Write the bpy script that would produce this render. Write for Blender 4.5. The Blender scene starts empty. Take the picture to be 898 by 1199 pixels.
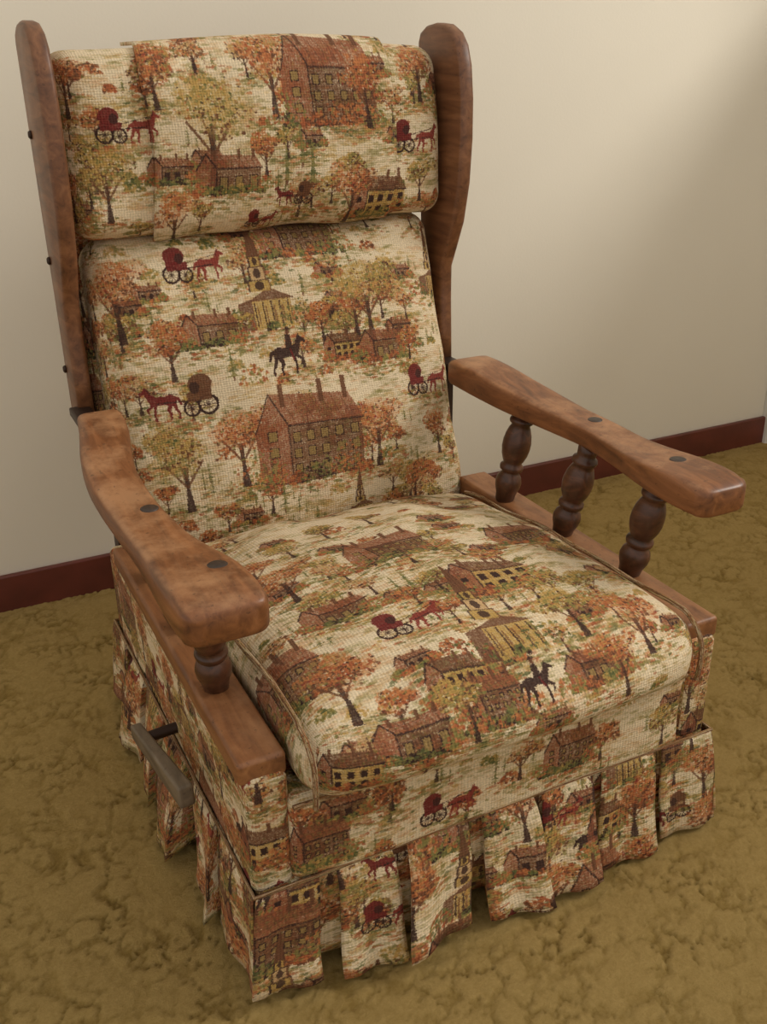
import bpy, bmesh, math, random
import numpy as np
from mathutils import Vector, Matrix, noise
from mathutils.bvhtree import BVHTree
from mathutils.interpolate import poly_3d_calc
random.seed(7); rng=np.random.default_rng(7)
scene=bpy.context.scene
scene.view_settings.view_transform='Standard'

# ------------------------------------------------------------ camera
f=1160.8; yaw,pt,roll=-0.4593,0.4252,-0.0124
C=np.array([-0.5677,-0.8266,1.004])
cy,sy,cp,sp=math.cos(yaw),math.sin(yaw),math.cos(pt),math.sin(pt)
fw=np.array([-sy*cp,cy*cp,-sp]); rr=np.array([cy,sy,0.]); uu=np.cross(rr,fw)
c_,s_=math.cos(roll),math.sin(roll); rr,uu=c_*rr+s_*uu,-s_*rr+c_*uu
cd=bpy.data.cameras.new('camera'); cam=bpy.data.objects.new('camera',cd); scene.collection.objects.link(cam)
M=Matrix(((rr[0],uu[0],-fw[0],C[0]),(rr[1],uu[1],-fw[1],C[1]),(rr[2],uu[2],-fw[2],C[2]),(0,0,0,1)))
cam.matrix_world=M; cd.sensor_fit='HORIZONTAL'; cd.sensor_width=36; cd.lens=36*f/898; cd.clip_start=.05
scene.camera=cam

def lin(c):
    c=np.array(c,float)/255.; return np.where(c<=.04045,c/12.92,((c+.055)/1.055)**2.4)
def L4(c): return tuple(float(v) for v in lin(c))+(1.,)

# ------------------------------------------------------------ materials
def mat(name):
    m=bpy.data.materials.new(name); m.use_nodes=True; nt=m.node_tree; nt.nodes.clear()
    o=nt.nodes.new('ShaderNodeOutputMaterial'); b=nt.nodes.new('ShaderNodeBsdfPrincipled')
    nt.links.new(b.outputs[0],o.inputs[0]); return m,nt,b
def N(nt,t,**k):
    n=nt.nodes.new(t)
    for a,v in k.items():
        if a.startswith('i_'):
            key=a[2:]; key=int(key) if key.isdigit() else key.replace('_',' ')
            n.inputs[key].default_value=v
        else: setattr(n,a,v)
    return n
def ramp(nt,stops):
    n=nt.nodes.new('ShaderNodeValToRGB'); e=n.color_ramp.elements
    while len(e)<len(stops): e.new(.5)
    for i,(p,c) in enumerate(stops): e[i].position=p; e[i].color=c
    return n
def G(v): return (v,v,v,1)

def wood_mat(name,dark,mid,light,wear=0.0,rough=.38,wcol=(192,144,102)):
    m,nt,b=mat(name); lk=nt.links.new
    tc=N(nt,'ShaderNodeTexCoord'); mp=N(nt,'ShaderNodeMapping'); mp.inputs['Scale'].default_value=(38,5,38)
    lk(tc.outputs['Object'],mp.inputs[0])
    n1=N(nt,'ShaderNodeTexNoise',i_Scale=1.6,i_Detail=9,i_Roughness=.62,i_Distortion=.7); lk(mp.outputs[0],n1.inputs[0])
    rp=ramp(nt,[(.28,L4(dark)),(.52,L4(mid)),(.75,L4(light))]); lk(n1.outputs[0],rp.inputs[0])
    n2=N(nt,'ShaderNodeTexNoise',i_Scale=11,i_Detail=12,i_Roughness=.7); lk(tc.outputs['Object'],n2.inputs[0])
    r2=ramp(nt,[(.46,G(0)),(.62,G(1))]); lk(n2.outputs[0],r2.inputs[0])
    geo=N(nt,'ShaderNodeNewGeometry'); sx=N(nt,'ShaderNodeSeparateXYZ'); lk(geo.outputs['Normal'],sx.inputs[0])
    rz=ramp(nt,[(.55,G(0)),(.93,G(1))]); lk(sx.outputs[2],rz.inputs[0])
    mu=N(nt,'ShaderNodeMath',operation='MULTIPLY'); lk(r2.outputs[0],mu.inputs[0]); lk(rz.outputs[0],mu.inputs[1])
    mu2=N(nt,'ShaderNodeMath',operation='MULTIPLY'); lk(mu.outputs[0],mu2.inputs[0]); mu2.inputs[1].default_value=wear
    mx=N(nt,'ShaderNodeMixRGB'); mx.inputs[2].default_value=L4(wcol); lk(mu2.outputs[0],mx.inputs[0]); lk(rp.outputs[0],mx.inputs[1])
    v=N(nt,'ShaderNodeTexNoise',i_Scale=160,i_Detail=2); lk(tc.outputs['Object'],v.inputs[0])
    rv=ramp(nt,[(.27,G(.4)),(.34,G(1))]); lk(v.outputs[0],rv.inputs[0])
    m2=N(nt,'ShaderNodeMixRGB',blend_type='MULTIPLY'); m2.inputs[0].default_value=.7; lk(mx.outputs[0],m2.inputs[1]); lk(rv.outputs[0],m2.inputs[2])
    lk(m2.outputs[0],b.inputs['Base Color'])
    rm=ramp(nt,[(.3,G(rough)),(.7,G(rough+.12))]); lk(n2.outputs[0],rm.inputs[0]); lk(rm.outputs[0],b.inputs['Roughness'])
    bp=N(nt,'ShaderNodeBump',i_Strength=.15,i_Distance=.0015); lk(n1.outputs[0],bp.inputs['Height']); lk(bp.outputs[0],b.inputs['Normal'])
    return m
W_ARM=wood_mat('wood_arm',(84,48,26),(126,78,44),(156,102,62),wear=.6,rough=.34)
W_POST=wood_mat('wood_post',(82,50,32),(118,76,48),(144,98,64),wear=0,rough=.36)
W_RAIL=wood_mat('wood_rail',(98,60,36),(136,88,52),(162,112,70),wear=.3,rough=.42)
W_DARK=wood_mat('wood_dark_turned',(50,30,20),(80,48,31),(110,69,45),wear=0,rough=.28)
W_PLUG=wood_mat('wood_plug',(42,32,28),(60,46,38),(78,58,46),rough=.4)
W_LEVER=wood_mat('wood_lever_grey',(80,68,54),(106,92,74),(128,112,92),rough=.45)
m,nt,b=mat('metal_bolt'); b.inputs['Base Color'].default_value=L4((60,45,38)); b.inputs['Metallic'].default_value=.6; b.inputs['Roughness'].default_value=.45; METAL=m

# ------------------------------------------------------------ painted textile canvas
PAL=dict(cream=(226,206,172),rust=(162,88,54),orange=(188,118,70),tan=(196,160,114),brown=(106,68,46),
         dark=(58,38,32),olive=(132,122,68),green=(90,94,54),gold=(182,146,80),red=(110,38,34),red2=(134,54,44),peach=(208,162,120),roof=(140,82,56),lit=(172,142,84))
S=1500
class Cv:
    def __init__(s,u0,v0,w,h):
        s.u0,s.v0,s.w,s.h=u0,v0,w,h; s.W,s.H=int(w*S),int(h*S)
        s.a=np.empty((s.H,s.W,3),np.float32); s.a[:]=PAL['cream']
        s.n=rng.random((s.H,s.W)).astype(np.float32)
        k=s.n.copy()
        for sh in ((0,1),(1,0),(0,-1),(-1,0)): k+=np.roll(s.n,sh,(0,1))
        s.n2=k/5
    def px(s,p): return (p[0]-s.u0)*S,(p[1]-s.v0)*S
    def _blend(s,x0,y0,mask,col,al,tex=0):
        h,w=mask.shape; sub=s.a[y0:y0+h,x0:x0+w]; m=mask.astype(np.float32)*al
        if tex: m=m*np.clip((s.n2[y0:y0+h,x0:x0+w]-.5)*4*tex+(1-.2*tex),0,1)
        sub+= (np.array(col,np.float32)-sub)*m[...,None]
    def poly(s,pts,col,al=.95,tex=.8):
        P=np.array([s.px(p) for p in pts]); x0,y0=np.maximum(np.floor(P.min(0)).astype(int),0); x1=min(int(P[:,0].max())+2,s.W); y1=min(int(P[:,1].max())+2,s.H)
        if x1<=x0 or y1<=y0: return
        yy,xx=np.mgrid[y0:y1,x0:x1]+.5; ins=np.zeros(xx.shape,bool)
        for i in range(len(P)):
            ax,ay=P[i-1]; bx,by=P[i]
            if ay==by: continue
            c=((ay>yy)!=(by>yy)); ins^= c&(xx<(bx-ax)*(yy-ay)/(by-ay)+ax)
        s._blend(x0,y0,ins,col,al,tex)
    def ell(s,c,rx,ry,col,al=.95,tex=0,ring=0):
        X,Y=s.px(c); rx*=S; ry*=S
        x0,x1=max(int(X-rx-1),0),min(int(X+rx+2),s.W); y0,y1=max(int(Y-ry-1),0),min(int(Y+ry+2),s.H)
        if x1<=x0 or y1<=y0: return
        yy,xx=np.mgrid[y0:y1,x0:x1]+.5; d=((xx-X)/rx)**2+((yy-Y)/ry)**2
        mk=d<1
        if ring: mk&= d>(1-ring)**2
        s._blend(x0,y0,mk,col,al,tex)
    def line(s,a,b_,w,col,al=.95,tex=.4):
        a=np.array(a,float); b_=np.array(b_,float); d=b_-a; l=np.hypot(*d)+1e-9; n=np.array([-d[1],d[0]])/l*w/2
        s.poly([a+n,b_+n,b_-n,a-n],col,al,tex)
R=random.uniform
def tree(c,x,y,h,pal=('rust','orange','brown','gold'),w=None):
    w=w or h*.9
    tuft(c,x,y,w*.6)
    c.poly([(x-.045*h,y),(x-.02*h,y+.25*h),(x-.03*h,y+.5*h),(x+.03*h,y+.5*h),(x+.022*h,y+.25*h),(x+.055*h,y)],PAL['dark'],.9,.3)
    for k in (-1,1):
        c.line((x,y+.28*h),(x+k*.22*w,y+.55*h),.024*h,PAL['brown'],.9)
        c.line((x,y+.35*h),(x+k*.1*w,y+.7*h),.016*h,PAL['brown'],.9)
    lob=[(x+R(-.3,.3)*w,y+R(.5,.82)*h,R(.14,.24)*w,R(.09,.16)*h) for _ in range(7)]+[(x,y+.66*h,.24*w,.22*h)]
    for l in lob: c.ell(l[:2],l[2],l[3],PAL[pal[1]],.35,tex=1)
    n=int(130+h*1200)
    for i in range(n):
        l=random.choice(lob); a=R(0,6.283); q=math.sqrt(R(0,1.2))
        px_,py_=l[0]+math.cos(a)*q*l[2],l[1]+math.sin(a)*q*l[3]
        sh=(py_-y)/h + R(-.25,.25) - .25*(px_-x)/w
        col=pal[0] if sh<.66 else pal[1]
        if R(0,1)<.3: col=random.choice(pal+('olive','olive','gold'))
        if sh<.58 and R(0,1)<.5: col='brown'
        c.ell((px_,py_),R(.0011,.0034),R(.0009,.0024),PAL[col],R(.55,.95))
    for i in range(int(n*.12)):
        l=random.choice(lob); c.ell((l[0]+R(-1,1)*l[2],l[1]+R(-1,1)*l[3]),R(.001,.002),R(.0008,.0014),PAL['dark' if R(0,1)<.5 else 'cream'],.7)
def tuft(c,x,y,w,pal=('olive','olive','tan','gold','orange','rust','green')):
    for i in range(int(30+w*900)):
        px_=x+random.gauss(0,.5)*w
        c.ell((px_,y+random.gauss(-.004,.007)),R(.002,.007),R(.0008,.0022),PAL[random.choice(pal)],R(.35,.8))
def bush(c,x,y,h,pal=('olive','green','gold')):
    for i in range(int(40+h*1100)):
        a=R(0,3.1416); q=math.sqrt(R(0,1))
        c.ell((x+math.cos(a)*q*h*.9,y+math.sin(a)*q*h),R(.0012,.0032),R(.001,.0026),PAL[random.choice(pal)],R(.6,.95))
def pine(c,x,y,h,col='green'):
    for i in range(5):
        b0=y+h*(.1+.17*i); w=h*.32*(1-.17*i)
        c.poly([(x-w,b0),(x-w*.2,b0+.05*h),(x,b0+.32*h),(x+w*.25,b0+.05*h),(x+w,b0)],PAL[col if i%2 else 'olive'],.9,.6)
    c.line((x,y-.02*h),(x,y+.12*h),.06*h,PAL['brown'])
def house(c,x,y,w,h=None,wall='brown',roof='roof',lit='lit',rows=3,cols=5):
    h=h or w*.62; d=w*.3
    tuft(c,x,y-.006,w*.7)
    xl=x-w/2; xr=x+w/2; gx=xl+d
    c.poly([(gx,y-.02*h),(xr,y+.03*h),(xr,y+.6*h),(gx,y+.62*h)],PAL[wall],.88,.6)
    c.poly([(xl,y+.05*h),(gx,y-.02*h),(gx,y+.62*h),((xl+gx)/2,y+.92*h),(xl,y+.56*h)],PAL['roof' if wall!='rust' else 'brown'],.88,.6)
    c.poly([(gx,y+.60*h),(xr+.03*w,y+.57*h),(xr-.08*w,y+.86*h),((xl+gx)/2,y+.95*h)],PAL[roof],.88,.6)
    for k in range(8):
        t=k/8; c.line((gx+t*(xr-gx),y+.61*h),((xl+gx)/2+t*(xr-.08*w-(xl+gx)/2),y+.93*h-.06*h*t),.0014,PAL['brown'],.7)
    for k in range(int(w*600)): c.ell((R(xl,xr),y+R(0,.85)*h),R(.001,.0025),R(.0006,.0012),PAL[random.choice(['rust','tan','brown','olive'])],.4)
    for cx_ in (.25,.62,.86):
        X=xl+cx_*w; c.poly([(X,y+.8*h),(X+.05*w,y+.8*h),(X+.05*w,y+1.04*h),(X,y+1.04*h)],PAL['brown'],.95,.2)
    for i in range(cols):
        for j in range(rows):
            X=gx+(xr-gx)*(i+.22)/cols; Y=y+.08*h+.5*h*j/rows; ww=(xr-gx)/cols*.56; hh=.5*h/rows*.66
            c.poly([(X,Y),(X+ww,Y),(X+ww,Y+hh),(X,Y+hh)],PAL['dark'],.9,0)
            if w>.07: c.poly([(X+.0013,Y+.0013),(X+ww-.0013,Y+.0013),(X+ww-.0013,Y+hh-.0013),(X+.0013,Y+hh-.0013)],PAL[lit],.8,.2)
    for j in range(rows):
        X=xl+d*.35; Y=y+.12*h+.5*h*j/rows; c.poly([(X,Y),(X+d*.3,Y),(X+d*.3,Y+.11*h),(X,Y+.11*h)],PAL['dark'],.9,0)
        c.poly([(X+.0013,Y+.0013),(X+d*.3-.0013,Y+.0013),(X+d*.3-.0013,Y+.11*h-.0013),(X+.0013,Y+.11*h-.0013)],PAL[lit],.8,0)
    for a,b2 in (((xl,y+.05*h),(gx,y-.02*h)),((gx,y-.02*h),(gx,y+.62*h)),((gx,y-.02*h),(xr,y+.03*h)),((gx,y+.62*h),((xl+gx)/2,y+.95*h)),((xl,y+.56*h),((xl+gx)/2,y+.95*h)),((gx,y+.6*h),(xr+.03*w,y+.57*h))):
        c.line(a,b2,.0022,PAL['dark'],.85,.3)
    for k in range(7): bush(c,xl+w*(.04+.16*k),y-.02*h,h*R(.1,.26),random.choice([('green','olive','dark'),('rust','brown','orange'),('green','olive','gold')]))
    for k in (0,1): bush(c,(xl,xr)[k],y+.02*h,h*R(.3,.5),('rust','orange','olive','olive'))
def cabin(c,x,y,w): house(c,x,y,w,w*.6,wall='brown',roof='roof',rows=1,cols=3)
def church(c,x,y,h):
    w=h*.5; tuft(c,x,y-.004,w)
    c.poly([(x-w*.2,y),(x+w*.5,y+.01*h),(x+w*.5,y+.26*h),(x-w*.2,y+.26*h)],PAL['gold'],.95,.5)
    c.poly([(x-w*.45,y+.01*h),(x-w*.2,y),(x-w*.2,y+.27*h),(x-w*.45,y+.24*h)],PAL['brown'],.9,.4)
    c.poly([(x-w*.27,y+.25*h),(x+w*.57,y+.25*h),(x+w*.15,y+.36*h)],PAL['brown'],.9,.4)
    for i in range(5):
        X=x-w*.16+i*w*.15; c.line((X,y+.02*h),(X,y+.24*h),.0024,PAL['dark'],.85)
        c.line((X+.004,y+.05*h),(X+.004,y+.2*h),.0024,PAL['brown'],.7)
    z=y+.33*h; ww=w*.19
    for (t,hh,col) in ((1,.1,'gold'),(.75,.12,'tan'),(.5,.09,'gold')):
        c.poly([(x-ww*t,z),(x+ww*t,z),(x+ww*t*.92,z+hh*h),(x-ww*t*.92,z+hh*h)],PAL[col],.95,.3)
        c.line((x-ww*t,z),(x-ww*t,z+hh*h),.0026,PAL['dark'],.85); c.line((x+ww*t,z),(x+ww*t,z+hh*h),.0024,PAL['brown'],.9)
        c.line((x-ww*t,z+hh*h),(x+ww*t,z+hh*h),.0024,PAL['dark'],.85); c.ell((x,z+hh*h*.5),ww*t*.45,hh*h*.38,PAL['dark'],.8)
        z+=hh*h
    c.poly([(x-ww*.6,z),(x+ww*.6,z),(x,y+h)],PAL['brown'],.95,.2)
    bush(c,x-w*.55,y,h*.2,('olive','rust','green')); bush(c,x+w*.6,y,h*.24,('olive','gold','green')); bush(c,x+w*.1,y-.01*h,h*.07,('green','dark','olive'))
HB=[(.05,.62),(.15,.69),(.3,.65),(.5,.66),(.62,.73),(.71,.9),(.76,.98),(.79,.91),(.94,.79),(.91,.73),(.81,.77),(.76,.66),(.71,.53),(.68,.46),(.8,.36),(.75,.2),(.71,.2),(.74,.33),(.6,.41),(.63,.2),(.61,.0),(.56,.0),(.57,.2),(.53,.42),(.35,.43),(.26,.4),(.29,.25),(.23,.15),(.25,0),(.19,0),(.17,.16),(.2,.26),(.13,.39),(.08,.25),(.0,.13),(.02,0),(-.03,0),(-.05,.13),(.0,.28),(.03,.44),(.0,.52)]
HT=[(.05,.62),(-.06,.58),(-.13,.36),(-.07,.36),(.01,.52)]
def horse(c,x,y,s,col,fl=1):
    for P in (HB,HT): c.poly([(x+fl*(p[0]-.45)*s,y+p[1]*s) for p in P],PAL[col],.97,.2)
    c.line((x+fl*.2*s,y+.74*s),(x+fl*.3*s,y+.9*s),.03*s,PAL['dark'],.6)
def cart(c,x,y,w,col='red',col2='red2',fl=1):
    tuft(c,x,y-.002,w*.6)
    s=w*.5; horse(c,x+fl*w*.27,y,s,col2,fl)
    for dx,r in ((-.36,.14),(-.14,.12)):
        c.ell((x+fl*dx*w,y+r*w),r*w,r*w,PAL['dark'],.95,ring=.24)
        for k in range(6):
            a=k*math.pi/6; c.line((x+fl*dx*w-math.cos(a)*r*w,y+r*w-math.sin(a)*r*w),(x+fl*dx*w+math.cos(a)*r*w,y+r*w+math.sin(a)*r*w),.001,PAL['dark'],.85)
    c.poly([(x-fl*.42*w,y+.2*w),(x-fl*.1*w,y+.2*w),(x-fl*.08*w,y+.32*w),(x-fl*.42*w,y+.34*w)],PAL[col],.95,.2)
    c.ell((x-fl*.28*w,y+.42*w),.16*w,.14*w,PAL[col],.97,tex=.2); c.ell((x-fl*.2*w,y+.38*w),.07*w,.08*w,PAL['dark'],.7)
    c.line((x-fl*.1*w,y+.22*w),(x+fl*.3*w,y+.24*w),.0016,PAL['dark']); c.line((x-fl*.1*w,y+.3*w),(x+fl*.4*w,y+.4*w),.001,PAL['dark'])
def rider(c,x,y,s,fl=1):
    tuft(c,x,y,s*.6); horse(c,x,y,s,'dark',fl)
    c.poly([(x-.1*s,y+.6*s),(x+.1*s,y+.62*s),(x+.08*s,y+.95*s),(x-.05*s,y+.98*s)],PAL['dark'],.95,.2)
    c.ell((x+.02*s,y+1.04*s),.06*s,.07*s,PAL['brown']); c.poly([(x-.1*s,y+1.07*s),(x+.14*s,y+1.07*s),(x+.02*s,y+1.18*s)],PAL['dark'])
    c.line((x+.03*s,y+.62*s),(x+.1*s,y+.35*s),.05*s,PAL['red'])
def ground(c,dens=1.,placed=()):
    for i in range(int(c.w*c.h*2500*dens)):
        x=c.u0+R(0,c.w); y=c.v0+R(0,c.h); w=R(.01,.045); col=random.choice(['tan','peach','olive','gold','tan','olive'])
        for k in range(14): c.ell((x+R(-w,w),y+R(-.004,.004)+.15*w*math.sin(k)),R(.003,.009),R(.0007,.0022),PAL[col],R(.1,.42))
    its=[]
    for i in range(int(c.w*c.h*540*dens)):
        x=c.u0+R(0,c.w); y=c.v0+R(0,c.h)
        if any((x-a)**2+(y-b_)**2<.024**2 for a,b_ in placed): continue
        its.append((y,x))
    for y,x in sorted(its,reverse=True):
        q=R(0,1)
        if q<.25: pine(c,x,y,R(.018,.034)); pine(c,x+.012,y-.004,R(.014,.024))
        elif q<.55: bush(c,x,y,R(.008,.02),random.choice([('olive','green','gold'),('rust','orange','brown'),('gold','olive','tan')]))
        elif q<.66: cabin(c,x,y,R(.04,.05))
        else: tree(c,x,y,R(.04,.075),random.choice([('orange','tan','olive','gold'),('rust','orange','brown','gold'),('olive','gold','green','tan')]))
TP=[('rust','orange','brown','red2'),('rust','orange','brown','gold'),('olive','gold','green','orange'),('brown','rust','dark','olive')]
def put(c,k,x,y,s,arg=None):
    if k=='tree': tree(c,x,y,s,TP[arg or 0])
    elif k=='pine': pine(c,x,y,s)
    elif k=='house': house(c,x,y,s,s*.85)
    elif k=='ghouse': house(c,x,y,s,s*.7,wall='gold',roof='brown',lit='dark',rows=2,cols=4)
    elif k=='cabin': cabin(c,x,y,s)
    elif k=='church': church(c,x,y,s)
    elif k=='cart': cart(c,x,y,s)
    elif k=='wagon': cart(c,x,y,s,'brown','red',-1)
    elif k=='rider': rider(c,x,y,s)
    elif k=='bush': bush(c,x,y,s,('olive','rust','gold','orange'))
def generic(c):
    ground(c,1.)
    seq=['house','tree','cart','tree2','church','cabin','tree3','rider','ghouse','tree','wagon','tree2']
    row=0; y=c.v0+c.h
    while y>c.v0-.08:
        x=c.u0-.05+R(0,.1); k=row*5
        while x<c.u0+c.w+.05:
            t=seq[k%len(seq)]; k+=1
            s=dict(house=.11,tree=.10,cart=.075,tree2=.10,church=.125,cabin=.07,tree3=.09,rider=.045,ghouse=.085,wagon=.08)[t]
            if t.startswith('tree'): put(c,'tree',x,y+R(-.02,.02),s,{'tree':0,'tree2':1,'tree3':2}[t])
            else: put(c,t,x,y+R(-.02,.02),s)
            x+=s*R(.66,.85)
        y-=.078; row+=1

def fabric_mat(name,cv):
    a=cv.a
    T=2; ys=np.arange(cv.H); xs=np.arange(cv.W)
    jy=rng.integers(-1,2,(cv.H,cv.W//T+1)); jx=rng.integers(-1,2,(cv.H//T+1,cv.W))
    Y=np.clip(ys[:,None]+np.repeat(jy,T,1)[:,:cv.W],0,cv.H-1); X=np.clip(xs[None,:]+np.repeat(jx,T,0)[:cv.H],0,cv.W-1)
    a=a[Y,X]
    a=a*(1+ (cv.n2[...,None]-.5)*.25)
    img=bpy.data.images.new(name,cv.W,cv.H,alpha=False)
    buf=np.ones((cv.H,cv.W,4),np.float32); buf[...,:3]=np.clip(a/255.,0,1)
    img.pixels.foreach_set(buf.ravel()); img.update(); img.pack()
    m,nt,b=mat(name); lk=nt.links.new
    uv=N(nt,'ShaderNodeUVMap'); mp=N(nt,'ShaderNodeMapping'); lk(uv.outputs[0],mp.inputs[0])
    mp.inputs['Scale'].default_value=(1/cv.w,1/cv.h,1); mp.inputs['Location'].default_value=(-cv.u0/cv.w,-cv.v0/cv.h,0)
    im=N(nt,'ShaderNodeTexImage',extension='MIRROR'); im.image=img; lk(mp.outputs[0],im.inputs[0])
    sx=N(nt,'ShaderNodeSeparateXYZ')
    nz=N(nt,'ShaderNodeTexNoise',i_Scale=110,i_Detail=2); lk(uv.outputs[0],nz.inputs[0])
    ad=N(nt,'ShaderNodeVectorMath',operation='MULTIPLY_ADD'); lk(nz.outputs['Color'],ad.inputs[0]); ad.inputs[1].default_value=(.0018,)*3; lk(uv.outputs[0],ad.inputs[2]); lk(ad.outputs[0],sx.inputs[0])
    def sine(out,fr):
        q=N(nt,'ShaderNodeMath',operation='MULTIPLY'); lk(out,q.inputs[0]); q.inputs[1].default_value=fr
        w=N(nt,'ShaderNodeMath',operation='SINE'); lk(q.outputs[0],w.inputs[0]); return w
    s1=sine(sx.outputs[0],2*math.pi/.0042); s2=sine(sx.outputs[1],2*math.pi/.0034)
    pr=N(nt,'ShaderNodeMath',operation='ADD'); lk(s1.outputs[0],pr.inputs[0]); lk(s2.outputs[0],pr.inputs[1])
    n3=N(nt,'ShaderNodeTexNoise',i_Scale=380,i_Detail=3); lk(uv.outputs[0],n3.inputs[0])
    sm=N(nt,'ShaderNodeMath',operation='MULTIPLY_ADD'); lk(pr.outputs[0],sm.inputs[0]); sm.inputs[1].default_value=.17; lk(n3.outputs[0],sm.inputs[2])
    sh=ramp(nt,[(.1,G(.74)),(.7,G(1))]); lk(sm.outputs[0],sh.inputs[0])
    mx=N(nt,'ShaderNodeMixRGB',blend_type='MULTIPLY'); mx.inputs[0].default_value=.87; lk(im.outputs[0],mx.inputs[1]); lk(sh.outputs[0],mx.inputs[2])
    lk(mx.outputs[0],b.inputs['Base Color']); b.inputs['Roughness'].default_value=.85
    b.inputs['Specular IOR Level'].default_value=.25
    bp=N(nt,'ShaderNodeBump',i_Strength=.6,i_Distance=.0016); lk(sm.outputs[0],bp.inputs['Height']); lk(bp.outputs[0],b.inputs['Normal'])
    return m

# ------------------------------------------------------------ mesh helpers
def link(me,name,mat_=None,parent=None,smooth=True):
    ob=bpy.data.objects.new(name,me); scene.collection.objects.link(ob)
    if mat_: me.materials.append(mat_)
    if smooth:
        for p in me.polygons: p.use_smooth=True
    if parent: ob.parent=parent
    return ob
chair=bpy.data.objects.new('recliner_armchair',None); scene.collection.objects.link(chair)

def rbox(name,h,r,fn,mat_=None,res=.012,smooth=True,parent=chair,uvo=(0,0)):
    hx,hy,hz=h; bm=bmesh.new(); uvl=bm.loops.layers.uv.new('UVMap')
    def rnd(q):
        cl=[max(-(hh-r),min(hh-r,v)) for v,hh in zip(q,h)]; d=Vector(q)-Vector(cl)
        return Vector(cl)+d.normalized()*r if d.length>1e-9 else Vector(q)
    faces=[('z+',0,1,2,1),('z-',0,1,2,-1),('x+',1,2,0,1),('x-',1,2,0,-1),('y+',0,2,1,1),('y-',0,2,1,-1)]
    def axis(hh):
        n=max(2,int(2*(hh-r)/res)); inner=list(np.linspace(-(hh-r),hh-r,n+1)); k=6
        e=[(hh-r)+r*math.tan(math.pi/4*i/k) for i in range(1,k+1)]
        return [-v for v in reversed(e)]+inner+e
    for nm,a,b_,c,sg in faces:
        A,B=axis(h[a]),axis(h[b_]); g=[]
        for av in A:
            row=[]
            for bv in B:
                q=[0,0,0]; q[a]=av; q[b_]=bv; q[c]=sg*h[c]; q3=tuple(q)
                if nm=='z+' or nm=='z-': uv=(q3[0],q3[1])
                elif c==0: uv=(sg*(hx+hz-q3[2]),q3[1])
                else: uv=(q3[0],sg*(hy+hz-q3[2]))
                row.append((bm.verts.new(fn(*rnd(q))),uv))
            g.append(row)
        for i in range(len(A)-1):
            for j in range(len(B)-1):
                q=[g[i][j],g[i+1][j],g[i+1][j+1],g[i][j+1]]
                fc=bm.faces.new([v[0] for v in q])
                for l,v in zip(fc.loops,q): l[uvl].uv=(v[1][0]+uvo[0],v[1][1]+uvo[1])
    bmesh.ops.remove_doubles(bm,verts=bm.verts,dist=1e-5)
    bmesh.ops.recalc_face_normals(bm,faces=bm.faces)
    me=bpy.data.meshes.new(name); bm.to_mesh(me); bm.free()
    return link(me,name,mat_,parent,smooth)
def box(name,lo,hi,mat_,r=.004,parent=chair,res=.1):
    c=[(a+b)/2 for a,b in zip(lo,hi)]; h=[(b-a)/2 for a,b in zip(lo,hi)]
    return rbox(name,h,min(r,min(h)*.95),lambda x,y,z:(x+c[0],y+c[1],z+c[2]),mat_,res,parent=parent,uvo=(c[0],c[1]))
def tube(name,pts,rad,mat_,parent=chair,cyc=False):
    cu=bpy.data.curves.new(name,'CURVE'); cu.dimensions='3D'; cu.bevel_depth=rad; cu.bevel_resolution=3
    sp_=cu.splines.new('POLY'); sp_.points.add(len(pts)-1)
    for i,p in enumerate(pts): sp_.points[i].co=(*p,1)
    sp_.use_cyclic_u=cyc
    ob=bpy.data.objects.new(name,cu); scene.collection.objects.link(ob); cu.materials.append(mat_); ob.parent=parent; return ob
def pix2uv(ob,px,py,cache={}):
    if ob.name not in cache:
        me=ob.data; cache[ob.name]=BVHTree.FromPolygons([v.co for v in me.vertices],[tuple(p.vertices) for p in me.polygons])
    D=Vector(fw+rr*(px-449)/f-uu*(py-599.5)/f).normalized()
    loc,nn,idx,dist=cache[ob.name].ray_cast(Vector(C),D)
    if loc is None: return None
    me=ob.data; p=me.polygons[idx]; w=poly_3d_calc([me.vertices[v].co for v in p.vertices],loc)
    u=v=0
    for li,ww in zip(p.loop_indices,w): q=me.uv_layers[0].data[li].uv; u+=q[0]*ww; v+=q[1]*ww
    return u,v
def panel(ob,cv,items,name):
    L=[]
    for it in items:
        q=pix2uv(ob,it[1],it[2])
        if q is not None: L.append((q,it))
    ground(cv,1.,[(q[0],q[1]+it[3]*.3) for q,it in L if it[0] in('cart','rider','wagon','church')])
    big=[t for t in L if t[1][0] not in('cart','rider','wagon')]; sm_=[t for t in L if t[1][0] in('cart','rider','wagon')]
    for q,it in sorted(big,key=lambda t:-t[0][1])+sm_:
        put(cv,it[0],q[0],q[1],it[3],it[4] if len(it)>4 else None)
    m=fabric_mat(name,cv); ob.data.materials.append(m); return m
wr=lambda x,y,z,a=.0026: a*(math.sin(23*x+9*y+3)*math.sin(19*y-7*x+1)+.6*math.sin(51*x+13*z)*math.sin(37*y+2))

# ------------------------------------------------------------ upholstery
gcv=Cv(-.9,-.5,1.8,1.1); generic(gcv); FAB=fabric_mat('fabric_print',gcv)

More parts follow.
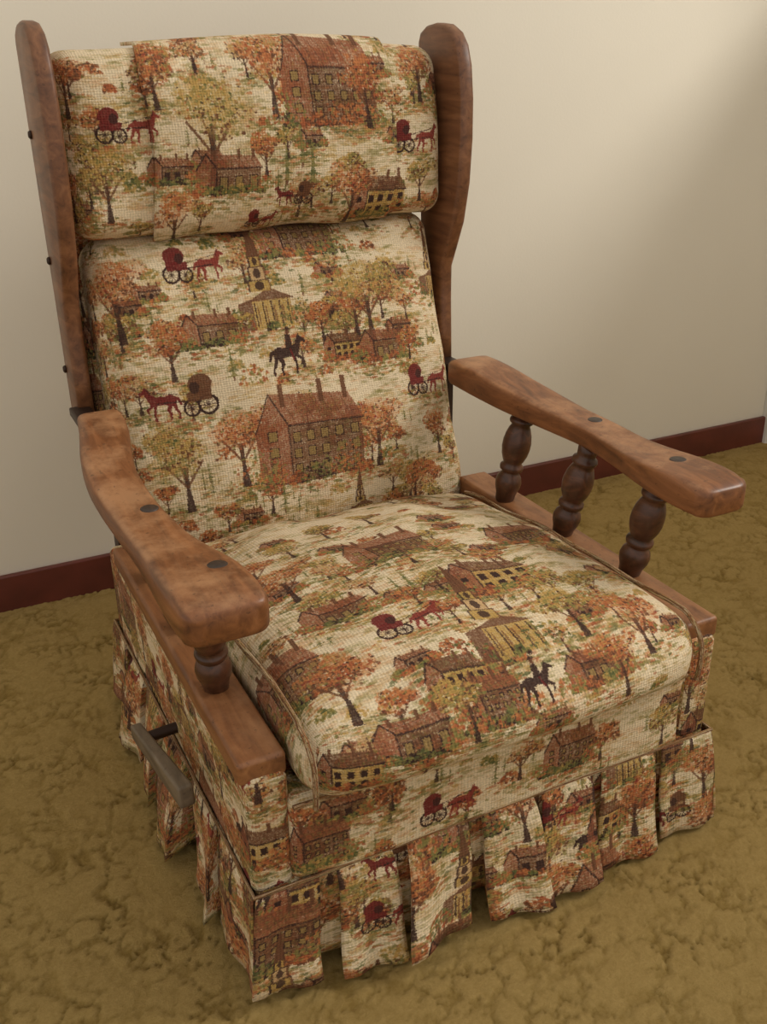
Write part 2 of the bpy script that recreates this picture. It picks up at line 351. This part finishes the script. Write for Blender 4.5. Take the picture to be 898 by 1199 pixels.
# seat cushion
HYS=.306
def seat_fn(x,y,z):
    hz=.055; t=(z+hz)/(2*hz); Y=.262+y; k=(Y+.045)/.62
    bot=.264; top=.366-.05*max(0,k)**1.4
    a=1-min(1,abs(x)/.282)**2.5; b_=max(0,1-abs(2*min(max(k,0),1)-1)**2.8)
    Z=bot+t*(top-bot)+t*.050*a*b_ + t*wr(x,Y,0)*1.7
    if k<.3: Y-= .032*a*math.sin(math.pi*min(max(t,0),1))*(1-k/.3)
    return (x,Y,Z)
seat=rbox('seat_cushion',(.272,HYS,.055),.046,seat_fn)
cv=Cv(-.4,-.46,.8,.9)
panel(seat,cv,[('tree',350,705,.11,1),('house',470,650,.12),('ghouse',590,690,.11),('tree',545,650,.06,2),('cabin',400,728,.09),('tree',690,745,.10,2),
 ('church',605,768,.19),('pine',488,690,.05),('pine',470,692,.04),('cart',490,738,.095),('tree',765,765,.11,0),('cabin',705,800,.08),('house',590,850,.075),
 ('rider',643,825,.050),('house',348,835,.12),('tree',420,850,.13,0),('ghouse',545,815,.075),('cabin',490,890,.09),('tree',560,870,.08,2),('ghouse',405,925,.08),('tree',455,930,.07,2),('tree',640,890,.07,1),
 ('tree',735,815,.09,1),('bush',700,700,.03),('tree',310,690,.1,0),('house',620,635,.09),('tree',540,730,.06,1),('tree',660,700,.07,2),('tree',520,690,.06,2)],'fabric_seat')
for sg,nm in ((-1,'left'),(1,'right')):
    pts=[]
    for y in np.linspace(.27,-HYS+.046,30): pts.append(seat_fn(sg*.264,y,.049))
    for a in np.linspace(0,math.pi/2,10)[1:]: pts.append(seat_fn(sg*.2655,-HYS+.046-.043*math.sin(a),.009+.040*math.cos(a)))
    for z in np.linspace(.004,-.04,6): pts.append(seat_fn(sg*.2655,-HYS+.002,z))
    tube('seat_piping_'+nm,pts,.0034,FAB)

# back cushion
e=Vector((0,.309,.951)); nrm=Vector((0,-.951,.309)); cb=Vector((0,.6455,.529))
def back_fn(x,y,z):
    hz=.055; t=(z+hz)/(2*hz); a=1-min(1,abs(x)/.297)**3; b_=1-min(1,abs(y)/.262)**3
    p=cb+e*y+nrm*(z-hz-.002+t*(.050*a*b_+wr(x,y,0)*2.0)); return (x+.001,p.y,p.z)
back=rbox('back_cushion',(.295,.262,.055),.036,back_fn)
cv=Cv(-.42,-.36,.84,.72)
panel(back,cv,[('house',352,298,.13),('tree',145,405,.14,0),('cart',230,330,.10),('church',315,385,.18),('cabin',250,405,.09),('tree',437,400,.15,2),('tree',420,395,.1,1),
 ('cabin',452,420,.09),('ghouse',403,420,.065),('rider',343,438,.065),('cart',503,460,.095),('tree',205,448,.10,0),('wagon',215,490,.115),('house',368,560,.18),('tree',445,545,.13,0),
 ('tree',290,570,.14,1),('tree',225,600,.14,2),('church',505,345,.13),('pine',275,445,.05),('pine',355,345,.04),('pine',180,388,.04),('pine',490,560,.05),('tree',485,590,.09,1),('pine',385,530,.10),
 ('pine',335,600,.05),('church',422,605,.09),('tree',380,400,.07,1),('tree',120,470,.09,2),('tree',480,420,.06,1),('tree',515,530,.08,1),('tree',285,400,.05,2),('bush',300,450,.03)],'fabric_back')
rbox('back_frame',(.308,.292,.045),.02,lambda x,y,z:tuple(Vector((x,0,0))+cb+e*(y+.012)+nrm*(z-.120)),FAB,.05)

# headrest
HR=.034
def head_fn(x,y,z,off=0):
    hz=.055; t=(z+hz)/(2*hz); a=1-min(1,abs(x)/.312)**4; b_=1-min(1,abs(y)/.13)**2.6
    Y=.757-z+y*.10-t*(.030*a*b_+wr(x,y,0)*1.9); Z=.902+y+.006*math.sin(9*x+1)*(1 if y>0 else .6)*abs(y)/.128
    return (x-.001,Y,Z)
head=rbox('headrest_cushion',(.308,.130,.057),HR,head_fn)
hitems=[('cart',152,168,.09),('tree',130,262,.11,2),('tree',80,140,.11,0),('tree',90,262,.08,0),('tree',250,220,.17,2),('cabin',268,225,.10),('cabin',200,215,.065),('house',388,145,.15),('tree',322,140,.13,1),
 ('tree',430,150,.11,0),('pine',353,195,.06),('pine',365,218,.07),('pine',335,215,.06),('wagon',342,238,.065),('ghouse',438,245,.10),('tree',405,250,.11,0),('tree',205,270,.08,1),('cart',487,178,.09),('tree',492,120,.11,1),('tree',490,235,.08,2),('bush',300,260,.04),('tree',185,130,.10,0),('cart',305,255,.05)]
cv=Cv(-.42,-.28,.84,.56); hm=panel(head,cv,hitems,'fabric_head')
bm=bmesh.new(); uvl=bm.loops.layers.uv.new('UVMap'); path=[]
hy,hz,r=.130,.057,HR; o=.006; q=math.pi/2
for z in np.linspace(-.03,hz-r,6)[:-1]: path.append((hy+o,z,hy-r+r*q+(hz-r-z)))
for a in np.linspace(0,q,9): path.append((hy-r+(r+o)*math.cos(a),hz-r+(r+o)*math.sin(a),hy-r+r*(q-a)))
for y in np.linspace(hy-r,-(hy-r),18)[1:]: path.append((y,hz+o,y))
for a in np.linspace(0,q,9)[1:]: path.append((-(hy-r)-(r+o)*math.sin(a),hz-r+(r+o)*math.cos(a),-(hy-r)-r*a))
path.append((-hy-o,-.0,-hy-.04))
xs=np.linspace(-.188,.203,34); g=[]
for i,(y,z,v) in enumerate(path):
    g.append([(bm.verts.new(head_fn(x+.004*math.sin(i*.35)*(abs(x)/.2)-.004*(i/len(path)),y+.002*math.sin(40*x)*(y<-.1),z)),(x,v)) for x in xs])
for i in range(len(g)-1):
    for j in range(len(xs)-1):
        qd=[g[i][j],g[i+1][j],g[i+1][j+1],g[i][j+1]]; fc=bm.faces.new([t[0] for t in qd])
        for l,t in zip(fc.loops,qd): l[uvl].uv=t[1]
bmesh.ops.recalc_face_normals(bm,faces=bm.faces)
me=bpy.data.meshes.new('headrest_flap'); bm.to_mesh(me); bm.free(); flap=link(me,'headrest_flap',hm,chair)
sm=flap.modifiers.new('s','SOLIDIFY'); sm.thickness=.005; sm.offset=0

# base body
for sg,nm in ((-1,'left'),(1,'right')):
    def fn(x,y,z,sg=sg): return (sg*(.306+z),.307+x*sg,.228+y)
    rbox('side_panel_'+nm,(.317,.080,.025),.012,fn,FAB,.03,uvo=(.1*sg,.0))
    box('arm_rail_'+nm,(min(sg*.336,sg*.280),-.002,.300),(max(sg*.336,sg*.280),.585,.330),W_RAIL,.006)
box('seat_deck',(-.284,.02,.12),(.284,.64,.268),FAB,.01)
box('base_back_panel',(-.33,.60,.15),(.33,.66,.30),FAB,.012)
box('base_core',(-.328,-.010,.06),(.328,.66,.158),FAB,.006)
fp=rbox('footrest_panel',(.281,.059,.03),.012,lambda x,y,z:(x-.004,.014-z-.006*(1-(x/.29)**2)+wr(x,y,0),.213+y),None,.015)
cv=Cv(-.36,-.12,.72,.24)
panel(fp,cv,[('house',372,1015,.08),('tree',432,1030,.09,0),('cart',525,958,.08),('church',607,962,.12),('house',665,900,.08),('tree',640,930,.06,1),('tree',715,900,.09,0),('ghouse',750,890,.06),('tree',480,1010,.06,2),('tree',570,960,.06,2),('tree',770,880,.08,1),('bush',690,930,.02),
 ('cabin',400,960,.06),('tree',460,950,.06,1),('tree',355,990,.06,0),('tree',560,1000,.05,0),('cabin',650,950,.05)],'fabric_front')

# skirt
def skirt():
    bm=bmesh.new(); uvl=bm.loops.layers.uv.new('UVMap')
    x0,x1,y0,y1=-.332,.332,-.015,.665
    sides=[((x0,y0),(x1,y0),(0,-1),7,.0),((x1,y0),(x1,y1),(1,0),6,.7),((x1,y1),(x0,y1),(0,1),6,.3),((x0,y1),(x0,y0),(-1,0),6,1.1)]
    for si,(a,b_,n,k,uo) in enumerate(sides):
        a=Vector(a); b_=Vector(b_); Ln=(b_-a).length; d=(b_-a)/Ln; n=Vector(n); cols=[]
        ed=[0]+[ (i+R(-.12,.12))/k*Ln for i in range(1,k)]+[Ln]
        for i in range(k):
            per=ed[i+1]-ed[i]; last=i==k-1; first=i==0
            w=per*R(.74,.84) if not last else per
            fl=R(.018,.042) if not (first or last) else .013
            sh=R(-.013,.013) if not(first or last) else 0; zb=R(.007,.022); tw=R(-.016,.016) if not(first or last) else 0; ph=R(0,6)
            ns=14
            for j in range(ns+1):
                t=j/ns; s=ed[i]+w*t
                cols.append((s,s+sh+R(.004,.007)*(2*t-1),1.,max(.006,fl+tw*(2*t-1)+(.006*math.sin(2*math.pi*t+ph)*math.sin(math.pi*t))),zb+.004*math.sin(3*t+ph),s+i*.02,ph))
            if not last:
                cols.append((s-.004,s-.014+sh,0.,-.004,zb+.010,s+.014,ph))
                s2=ed[i+1]; cols.append((s2-.008,s2-.006,0.,-.003,zb+.010,s2+.02,ph)); cols.append((s2+.004,s2+.016,0.,-.001,zb+.008,s2+.03,ph))
        rows=13; g=[]
        for (st,sb,o_,fl,zb,u,ph) in cols:
            col=[]
            for q in range(rows):
                t=q/(rows-1); tt=t**.75
                s=st+(sb-st)*tt
                s=Ln/2+(s-Ln/2)*(1+ .012*2*tt/Ln)+.004*math.sin(4*t+ph)*o_*t*(0 if (s<.01 or s>Ln-.01) else 1)
                off=(.003*o_)+(fl)*tt+ (.0 if o_ else -.003)+.003*math.sin(6*t+ph)*t*o_*(0 if (s<.01 or s>Ln-.01) else 1)
                P=a+d*s+n*off; z=.158+(zb-.158)*t
                col.append((bm.verts.new((P.x,P.y,z)),(u+uo-.6,z-.3+.05*si)))
            g.append(col)
        for i in range(len(g)-1):
            for q in range(rows-1):
                w4=[g[i][q],g[i][q+1],g[i+1][q+1],g[i+1][q]]; fc=bm.faces.new([t[0] for t in w4])
                for l,t in zip(fc.loops,w4): l[uvl].uv=t[1]
    bmesh.ops.remove_doubles(bm,verts=bm.verts,dist=.0005)
    me=bpy.data.meshes.new('pleated_skirt'); bm.to_mesh(me); bm.free(); ob=link(me,'pleated_skirt',FAB,chair)
    s=ob.modifiers.new('s','SOLIDIFY'); s.thickness=.003; s.offset=0
skirt()
tube('skirt_seam_piping',[(-.334,-.018,.158),(.334,-.018,.158),(.334,.665,.158),(-.334,.665,.158)],.0028,FAB,cyc=True)
tube('footrest_top_piping',[(x,-.020-.006*(1-(x/.29)**2),.268) for x in np.linspace(-.283,.272,12)],.003,FAB)
for sx_ in (-.26,.26):
    for sy_ in (.06,.58): box('glide_foot_%s_%s'%('left' if sx_<0 else 'right','front' if sy_<.3 else 'rear'),(sx_-.02,sy_-.02,-.004),(sx_+.02,sy_+.02,.07),METAL,.004)

# ------------------------------------------------------------ wooden arms
def interp(tab,y):
    ys=[t[0] for t in tab]; return [float(np.interp(y,ys,[t[k] for t in tab])) for k in range(1,len(tab[0]))]
TABR=[(-.012,.280,.352,.520,.040),(0,.276,.360,.523,.043),(.04,.272,.364,.525,.044),(.09,.274,.364,.522,.040),(.14,.284,.364,.516,.034),(.20,.298,.364,.512,.031),(.27,.304,.368,.513,.031),
     (.34,.298,.364,.516,.034),(.40,.288,.362,.522,.038),(.46,.276,.356,.530,.042),(.52,.264,.350,.539,.044),(.575,.260,.346,.543,.044),(.60,.263,.342,.542,.044)]
TABL=[(-.012,.284,.372,.520,.042),(0,.283,.376,.523,.046),(.04,.282,.378,.525,.047),(.09,.286,.378,.522,.043),(.14,.297,.376,.516,.036),(.20,.309,.376,.512,.032),(.27,.316,.380,.512,.031),
     (.34,.320,.384,.516,.032),(.40,.321,.386,.524,.034),(.46,.312,.382,.534,.036),(.52,.300,.370,.543,.038),(.575,.295,.360,.547,.040),(.60,.297,.358,.546,.040)]
def smooth_tab(y,T=TABR):
    acc=np.zeros(4)
    for d,w in ((-.02,.25),(0,.5),(.02,.25)): acc+=w*np.array(interp(T,min(max(y+d,-.012),.6)))
    return acc
def arm(sg,nm):
    T=TABL if sg<0 else TABR; sh0=.014 if sg<0 else .009
    bm=bmesh.new(); ys=np.concatenate([[-.014,-.0125,-.010,-.006,.0],np.linspace(.008,.592,52),[.598,.601]]); rings=[]
    for y in ys:
        xi,xo,zt,th=smooth_tab(y,T); c=(xi+xo)/2; hw=(xo-xi)/2; ez=0
        if y<.002: k=(.002-y)/.016; sh=1-math.sqrt(max(0,1-k*k)); hw-=.014*sh; ez=.006*sh
        if y>.592: k=(y-.592)/.009; sh=1-math.sqrt(max(0,1-k*k)); hw-=.006*sh; ez=.005*sh
        ht=th/2-ez; zc=zt-th/2; ring=[]; n=36
        for i in range(n):
            a=2*math.pi*i/n; ca,sa=math.cos(a),math.sin(a); p=.36
            X=c+hw*math.copysign(abs(ca)**p,ca); Z=zc+ht*math.copysign(abs(sa)**p,sa)
            ring.append(bm.verts.new((sg*X,y+sh0*(1-max(0,y)/.6),Z)))
        rings.append(ring)
    for i in range(len(rings)-1):
        for j in range(n): bm.faces.new([rings[i][j],rings[i][(j+1)%n],rings[i+1][(j+1)%n],rings[i+1][j]])
    bm.faces.new(rings[0]); bm.faces.new(rings[-1]); bmesh.ops.recalc_face_normals(bm,faces=bm.faces)
    me=bpy.data.meshes.new('arm_'+nm); bm.to_mesh(me); bm.free(); link(me,'armrest_'+nm,W_ARM,chair)
    for k,(y,xx) in enumerate(((.095,.324),(.295,.342)) if sg>0 else ((.088,.312),(.290,.334))):
        zt=smooth_tab(y-.008,T)[2]
        lathe('arm_plug_%s_%d'%(nm,k),[(0,.0),(.0115,.0),(.0115,.0035),(.010,.0045),(0,.0048)],(sg*xx,y,zt-.0037),(sg*xx,y,zt+.0013),W_PLUG,norm=False)
def lathe(name,prof,p0,p1,mat_,norm=True,n=24,parent=chair):
    p0,p1=Vector(p0),Vector(p1); ax=(p1-p0); Ln=ax.length; q=ax.to_track_quat('Z','Y'); bm=bmesh.new(); R_=[]
    for r_,z in prof:
        zz=z*Ln if norm else z
        R_.append([bm.verts.new(p0+q@Vector((max(r_,1e-4)*math.cos(2*math.pi*i/n),max(r_,1e-4)*math.sin(2*math.pi*i/n),zz))) for i in range(n)])
    for i in range(len(R_)-1):
        for j in range(n): bm.faces.new([R_[i][j],R_[i][(j+1)%n],R_[i+1][(j+1)%n],R_[i+1][j]])
    bm.faces.new(R_[0]); bm.faces.new(R_[-1]); bmesh.ops.recalc_face_normals(bm,faces=bm.faces)
    me=bpy.data.meshes.new(name); bm.to_mesh(me); bm.free(); return link(me,name,mat_,parent)
SP=[(.013,0),(.0155,.03),(.017,.10),(.021,.17),(.022,.22),(.020,.27),(.015,.31),(.0135,.325),(.019,.345),(.020,.37),(.019,.39),(.0145,.41),(.0175,.44),(.0215,.50),(.0235,.57),(.0235,.63),(.0215,.70),(.018,.76),(.0145,.80),(.019,.82),(.020,.84),(.019,.86),(.014,.88),(.015,.93),(.016,1)]
for sg,nm in ((-1,'left'),(1,'right')):
    arm(sg,nm)
    for k,(yb,yt) in enumerate(((.152,.118),(.305,.275),(.458,.445))):
        lathe('spindle_%s_%d'%(nm,k+1),SP,(sg*(.309-.007*k),yb,.326),(sg*(.320 if sg>0 else .324+.010*k),yt,smooth_tab(yt)[2]-.030),W_DARK)

# ------------------------------------------------------------ wing posts
def wing(sg,nm):
    out=[(.708,.49),(.710,.56),(.713,.62),(.713,.675),(.698,.705),(.674,.755),(.658,.82),(.652,.89),(.653,.95),(.660,1.0),(.672,1.030),(.690,1.049),(.715,1.060),(.745,1.063),(.775,1.060),(.796,1.050),(.803,1.035),(.800,.95),(.795,.8),(.788,.65),(.782,.49)]
    bm=bmesh.new(); xi,xo=.3125,.3375
    A=sum(out[i-1][0]*out[i][1]-out[i][0]*out[i-1][1] for i in range(len(out))); WS=1 if A>0 else -1
    def ring(x,ins):
        vs=[]; n=len(out)
        for i,p in enumerate(out):
            a=Vector(out[i-1]); b_=Vector(out[(i+1)%n]); t=(b_-a).normalized(); nr=Vector((t.y,-t.x))
            q=Vector(p)+nr*ins*-1*WS; vs.append(bm.verts.new((sg*x,q.x,q.y)))
        return vs
    rs=[ring(xi,.006),ring(xi+.002,.002),ring(xi+.006,0),ring(xo-.006,0),ring(xo-.002,.002),ring(xo,.006)]
    for i in range(len(rs)-1):
        for j in range(len(out)): bm.faces.new([rs[i][j],rs[i][(j+1)%len(out)],rs[i+1][(j+1)%len(out)],rs[i+1][j]])
    bm.faces.new(rs[0]); bm.faces.new(rs[-1]); bmesh.ops.recalc_face_normals(bm,faces=bm.faces)
    me=bpy.data.meshes.new('wing'); bm.to_mesh(me); bm.free(); link(me,'wing_post_'+nm,W_POST,chair)
    for k,z in enumerate((.565,.735,.915)):
        lathe('wing_bolt_%s_%d'%(nm,k),[(0,0),(.006,0),(.006,.003),(.004,.005),(0,.0055)],(sg*.337,.775,z),(sg*.345,.775,z),METAL,norm=False)
    box('post_bracket_'+nm,(min(sg*.280,sg*.312),.66,.20),(max(sg*.280,sg*.312),.70,.50),METAL,.003)
wing(-1,'left'); wing(1,'right')
box('arm_joint_left',(-.350,.590,.505),(-.318,.72,.519),METAL,.003)
box('arm_joint_right',(.300,.59,.497),(.335,.72,.512),METAL,.003)
# lever
P0=Vector((-.380,.326,.175)); P1=Vector((-.364,.128,.203)); d=(P1-P0); Ln=d.length; ex=d.normalized(); ez=Vector((0,0,1)); ey=ez.cross(ex).normalized(); ez=ex.cross(ey)
mid=(P0+P1)/2
rbox('recline_lever',(Ln/2,.009,.013),.004,lambda x,y,z:tuple(mid+ex*x+ey*y*(1+.3*x/Ln)+ez*z*(1+.35*x/Ln)),W_LEVER,.02)
tube('lever_shaft',[tuple(P0+ex*.03),(-.30,P0.y-.03,.185)],.008,METAL)

# ------------------------------------------------------------ room
def plain(name,col,rough,noise_=0.03,sc=6,bump=0):
    m,nt,b=mat(name); lk=nt.links.new; tc=N(nt,'ShaderNodeTexCoord'); n=N(nt,'ShaderNodeTexNoise',i_Scale=sc,i_Detail=5); lk(tc.outputs['Object'],n.inputs[0])
    c=np.array(col,float); rp=ramp(nt,[(.3,L4(c*(1-noise_))),(.7,L4(np.minimum(255,c*(1+noise_))))]); lk(n.outputs[0],rp.inputs[0]); lk(rp.outputs[0],b.inputs[0]); b.inputs['Roughness'].default_value=rough
    if bump:
        n2=N(nt,'ShaderNodeTexNoise',i_Scale=180,i_Detail=3); lk(tc.outputs['Object'],n2.inputs[0]); bp=N(nt,'ShaderNodeBump',i_Strength=bump,i_Distance=.002); lk(n2.outputs[0],bp.inputs['Height']); lk(bp.outputs[0],b.inputs['Normal'])
    return m
WALL=plain('wall_paint',(236,229,213),.75,.01,2,.1); BASE=plain('baseboard_stain',(100,48,38),.4,.12,14); WHITE=plain('trim_paint',(225,222,215),.5,.01)
# sculpted pile carpet: real relief, tufts + crevices
m,nt,b=mat('carpet_sculpted_pile'); lk=nt.links.new
tc=N(nt,'ShaderNodeTexCoord'); sx=N(nt,'ShaderNodeSeparateXYZ'); lk(tc.outputs['Object'],sx.inputs[0])
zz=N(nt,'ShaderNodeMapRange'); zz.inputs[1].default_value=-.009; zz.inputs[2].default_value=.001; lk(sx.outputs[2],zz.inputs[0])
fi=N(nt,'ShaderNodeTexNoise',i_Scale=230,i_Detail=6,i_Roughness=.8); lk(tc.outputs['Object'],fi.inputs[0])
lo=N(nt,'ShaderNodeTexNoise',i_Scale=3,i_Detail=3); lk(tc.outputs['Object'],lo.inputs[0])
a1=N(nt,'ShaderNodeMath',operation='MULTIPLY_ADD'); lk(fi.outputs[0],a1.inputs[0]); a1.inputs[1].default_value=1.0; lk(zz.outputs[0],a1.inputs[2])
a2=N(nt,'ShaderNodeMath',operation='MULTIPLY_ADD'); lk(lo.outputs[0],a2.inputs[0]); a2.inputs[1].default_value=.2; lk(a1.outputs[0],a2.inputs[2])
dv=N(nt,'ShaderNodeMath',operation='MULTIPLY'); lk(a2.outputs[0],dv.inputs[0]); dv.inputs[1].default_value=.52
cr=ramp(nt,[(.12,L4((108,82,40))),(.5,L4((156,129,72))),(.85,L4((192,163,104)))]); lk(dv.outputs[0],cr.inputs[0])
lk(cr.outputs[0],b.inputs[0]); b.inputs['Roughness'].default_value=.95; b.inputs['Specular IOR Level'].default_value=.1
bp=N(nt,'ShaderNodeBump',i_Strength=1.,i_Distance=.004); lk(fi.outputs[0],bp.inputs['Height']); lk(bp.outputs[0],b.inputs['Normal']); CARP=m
X=np.concatenate([np.arange(-2.6,-1.0,.1),np.arange(-1.0,1.66,.0042),[1.66,1.75]]); Yv=np.concatenate([np.arange(-2.2,-.45,.1),np.arange(-.45,1.1,.0042),[1.1,1.15]])
nx,ny=len(X),len(Yv); co=np.zeros((nx*ny,3),np.float32); nv=noise.noise; vor=noise.voronoi
k=0
for x in X:
    for y in Yv:
        if x<-1.0 or y<-.45: z=-.003
        else:
            dx=.34*nv((x*34,y*34,1.))+.30*nv((x*90,y*90,5.)); dy=.34*nv((x*34,y*34,9.))+.30*nv((x*90,y*90,13.))
            dd=vor((x*29+dx,y*29+dy,0.),distance_metric='DISTANCE',exponent=2.5)[0]
            ed_=dd[1]-dd[0]; mod=.5+.9*nv((x*14,y*14,3.))
            cre=max(0.,1-ed_/.14)*min(1.,max(.12,mod))
            z=-.0065*cre-.0024*(.5+.5*nv((x*150,y*150,2.)))-.0008*(.5+.5*nv((x*60,y*60,7.)))
        co[k]=(x,y,z); k+=1
I=np.arange(nx*ny).reshape(nx,ny); F=np.stack([I[:-1,:-1],I[1:,:-1],I[1:,1:],I[:-1,1:]],-1).reshape(-1,4)
me=bpy.data.meshes.new('floor'); me.vertices.add(nx*ny); me.vertices.foreach_set('co',co.ravel())
me.loops.add(F.size); me.loops.foreach_set('vertex_index',F.ravel().astype(np.int32)); me.polygons.add(len(F)); me.polygons.foreach_set('loop_start',(np.arange(len(F))*4).astype(np.int32))
try: me.polygons.foreach_set('loop_total',np.full(len(F),4,np.int32))
except Exception: pass
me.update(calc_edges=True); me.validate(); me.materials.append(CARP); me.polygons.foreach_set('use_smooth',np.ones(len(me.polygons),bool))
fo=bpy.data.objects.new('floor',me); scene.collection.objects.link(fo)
box('wall_back',(-2.6,1.1,-.01),(1.75,1.2,2.4),WALL,.001,None,1)
bm=bmesh.new()
def addbox(lo,hi):
    mt=bmesh.ops.create_cube(bm,size=1)['verts']
    for v in mt: v.co=Vector([(l+h_)/2+(h_-l)*c for l,h_,c in zip(lo,hi,v.co)])
for lo_,hi_ in (((1.66,-2.2,-.01),(1.76,1.1,1.30)),((1.66,-2.2,2.32),(1.76,1.1,2.4)),((1.66,.92,1.30),(1.76,1.1,2.32)),((1.66,-2.2,1.30),(1.76,-1.0,2.32))): addbox(lo_,hi_)
me=bpy.data.meshes.new('wall_right'); bm.to_mesh(me); bm.free(); link(me,'wall_right',WALL,None,False)
bm=bmesh.new()
for lo_,hi_ in (((1.64,-1.0,1.27),(1.77,.92,1.30)),((1.68,-1.0,1.30),(1.73,-.96,2.32)),((1.68,.88,1.30),(1.73,.92,2.32)),((1.68,-1.0,2.28),(1.73,.92,2.32)),((1.69,-.06,1.30),(1.72,-.02,2.30))): addbox(lo_,hi_)
me=bpy.data.meshes.new('window_1'); bm.to_mesh(me); bm.free(); link(me,'window_1',WHITE,None,False)
box('baseboard_back',(-2.6,1.087,-.006),(1.60,1.1,.075),BASE,.004,None,1)
box('trim_1',(1.595,1.075,-.006),(1.66,1.1,2.1),WHITE,.004,None,1)

# ------------------------------------------------------------ light
w=bpy.data.worlds.new('world'); scene.world=w; w.use_nodes=True
w.node_tree.nodes['Background'].inputs[0].default_value=(1,.94,.85,1); w.node_tree.nodes['Background'].inputs[1].default_value=.74
def area(name,loc,tgt,sx_,sy_,e_,col):
    l=bpy.data.lights.new(name,'AREA'); l.shape='RECTANGLE'; l.size=sx_; l.size_y=sy_; l.energy=e_; l.color=col
    o=bpy.data.objects.new(name,l); scene.collection.objects.link(o); o.location=loc; o.rotation_euler=(Vector(tgt)-Vector(loc)).to_track_quat('-Z','Y').to_euler(); return o
area('daylight',(4.4,-1.4,4.1),(.2,.5,.5),1.9,1.6,180,(1,.95,.87))
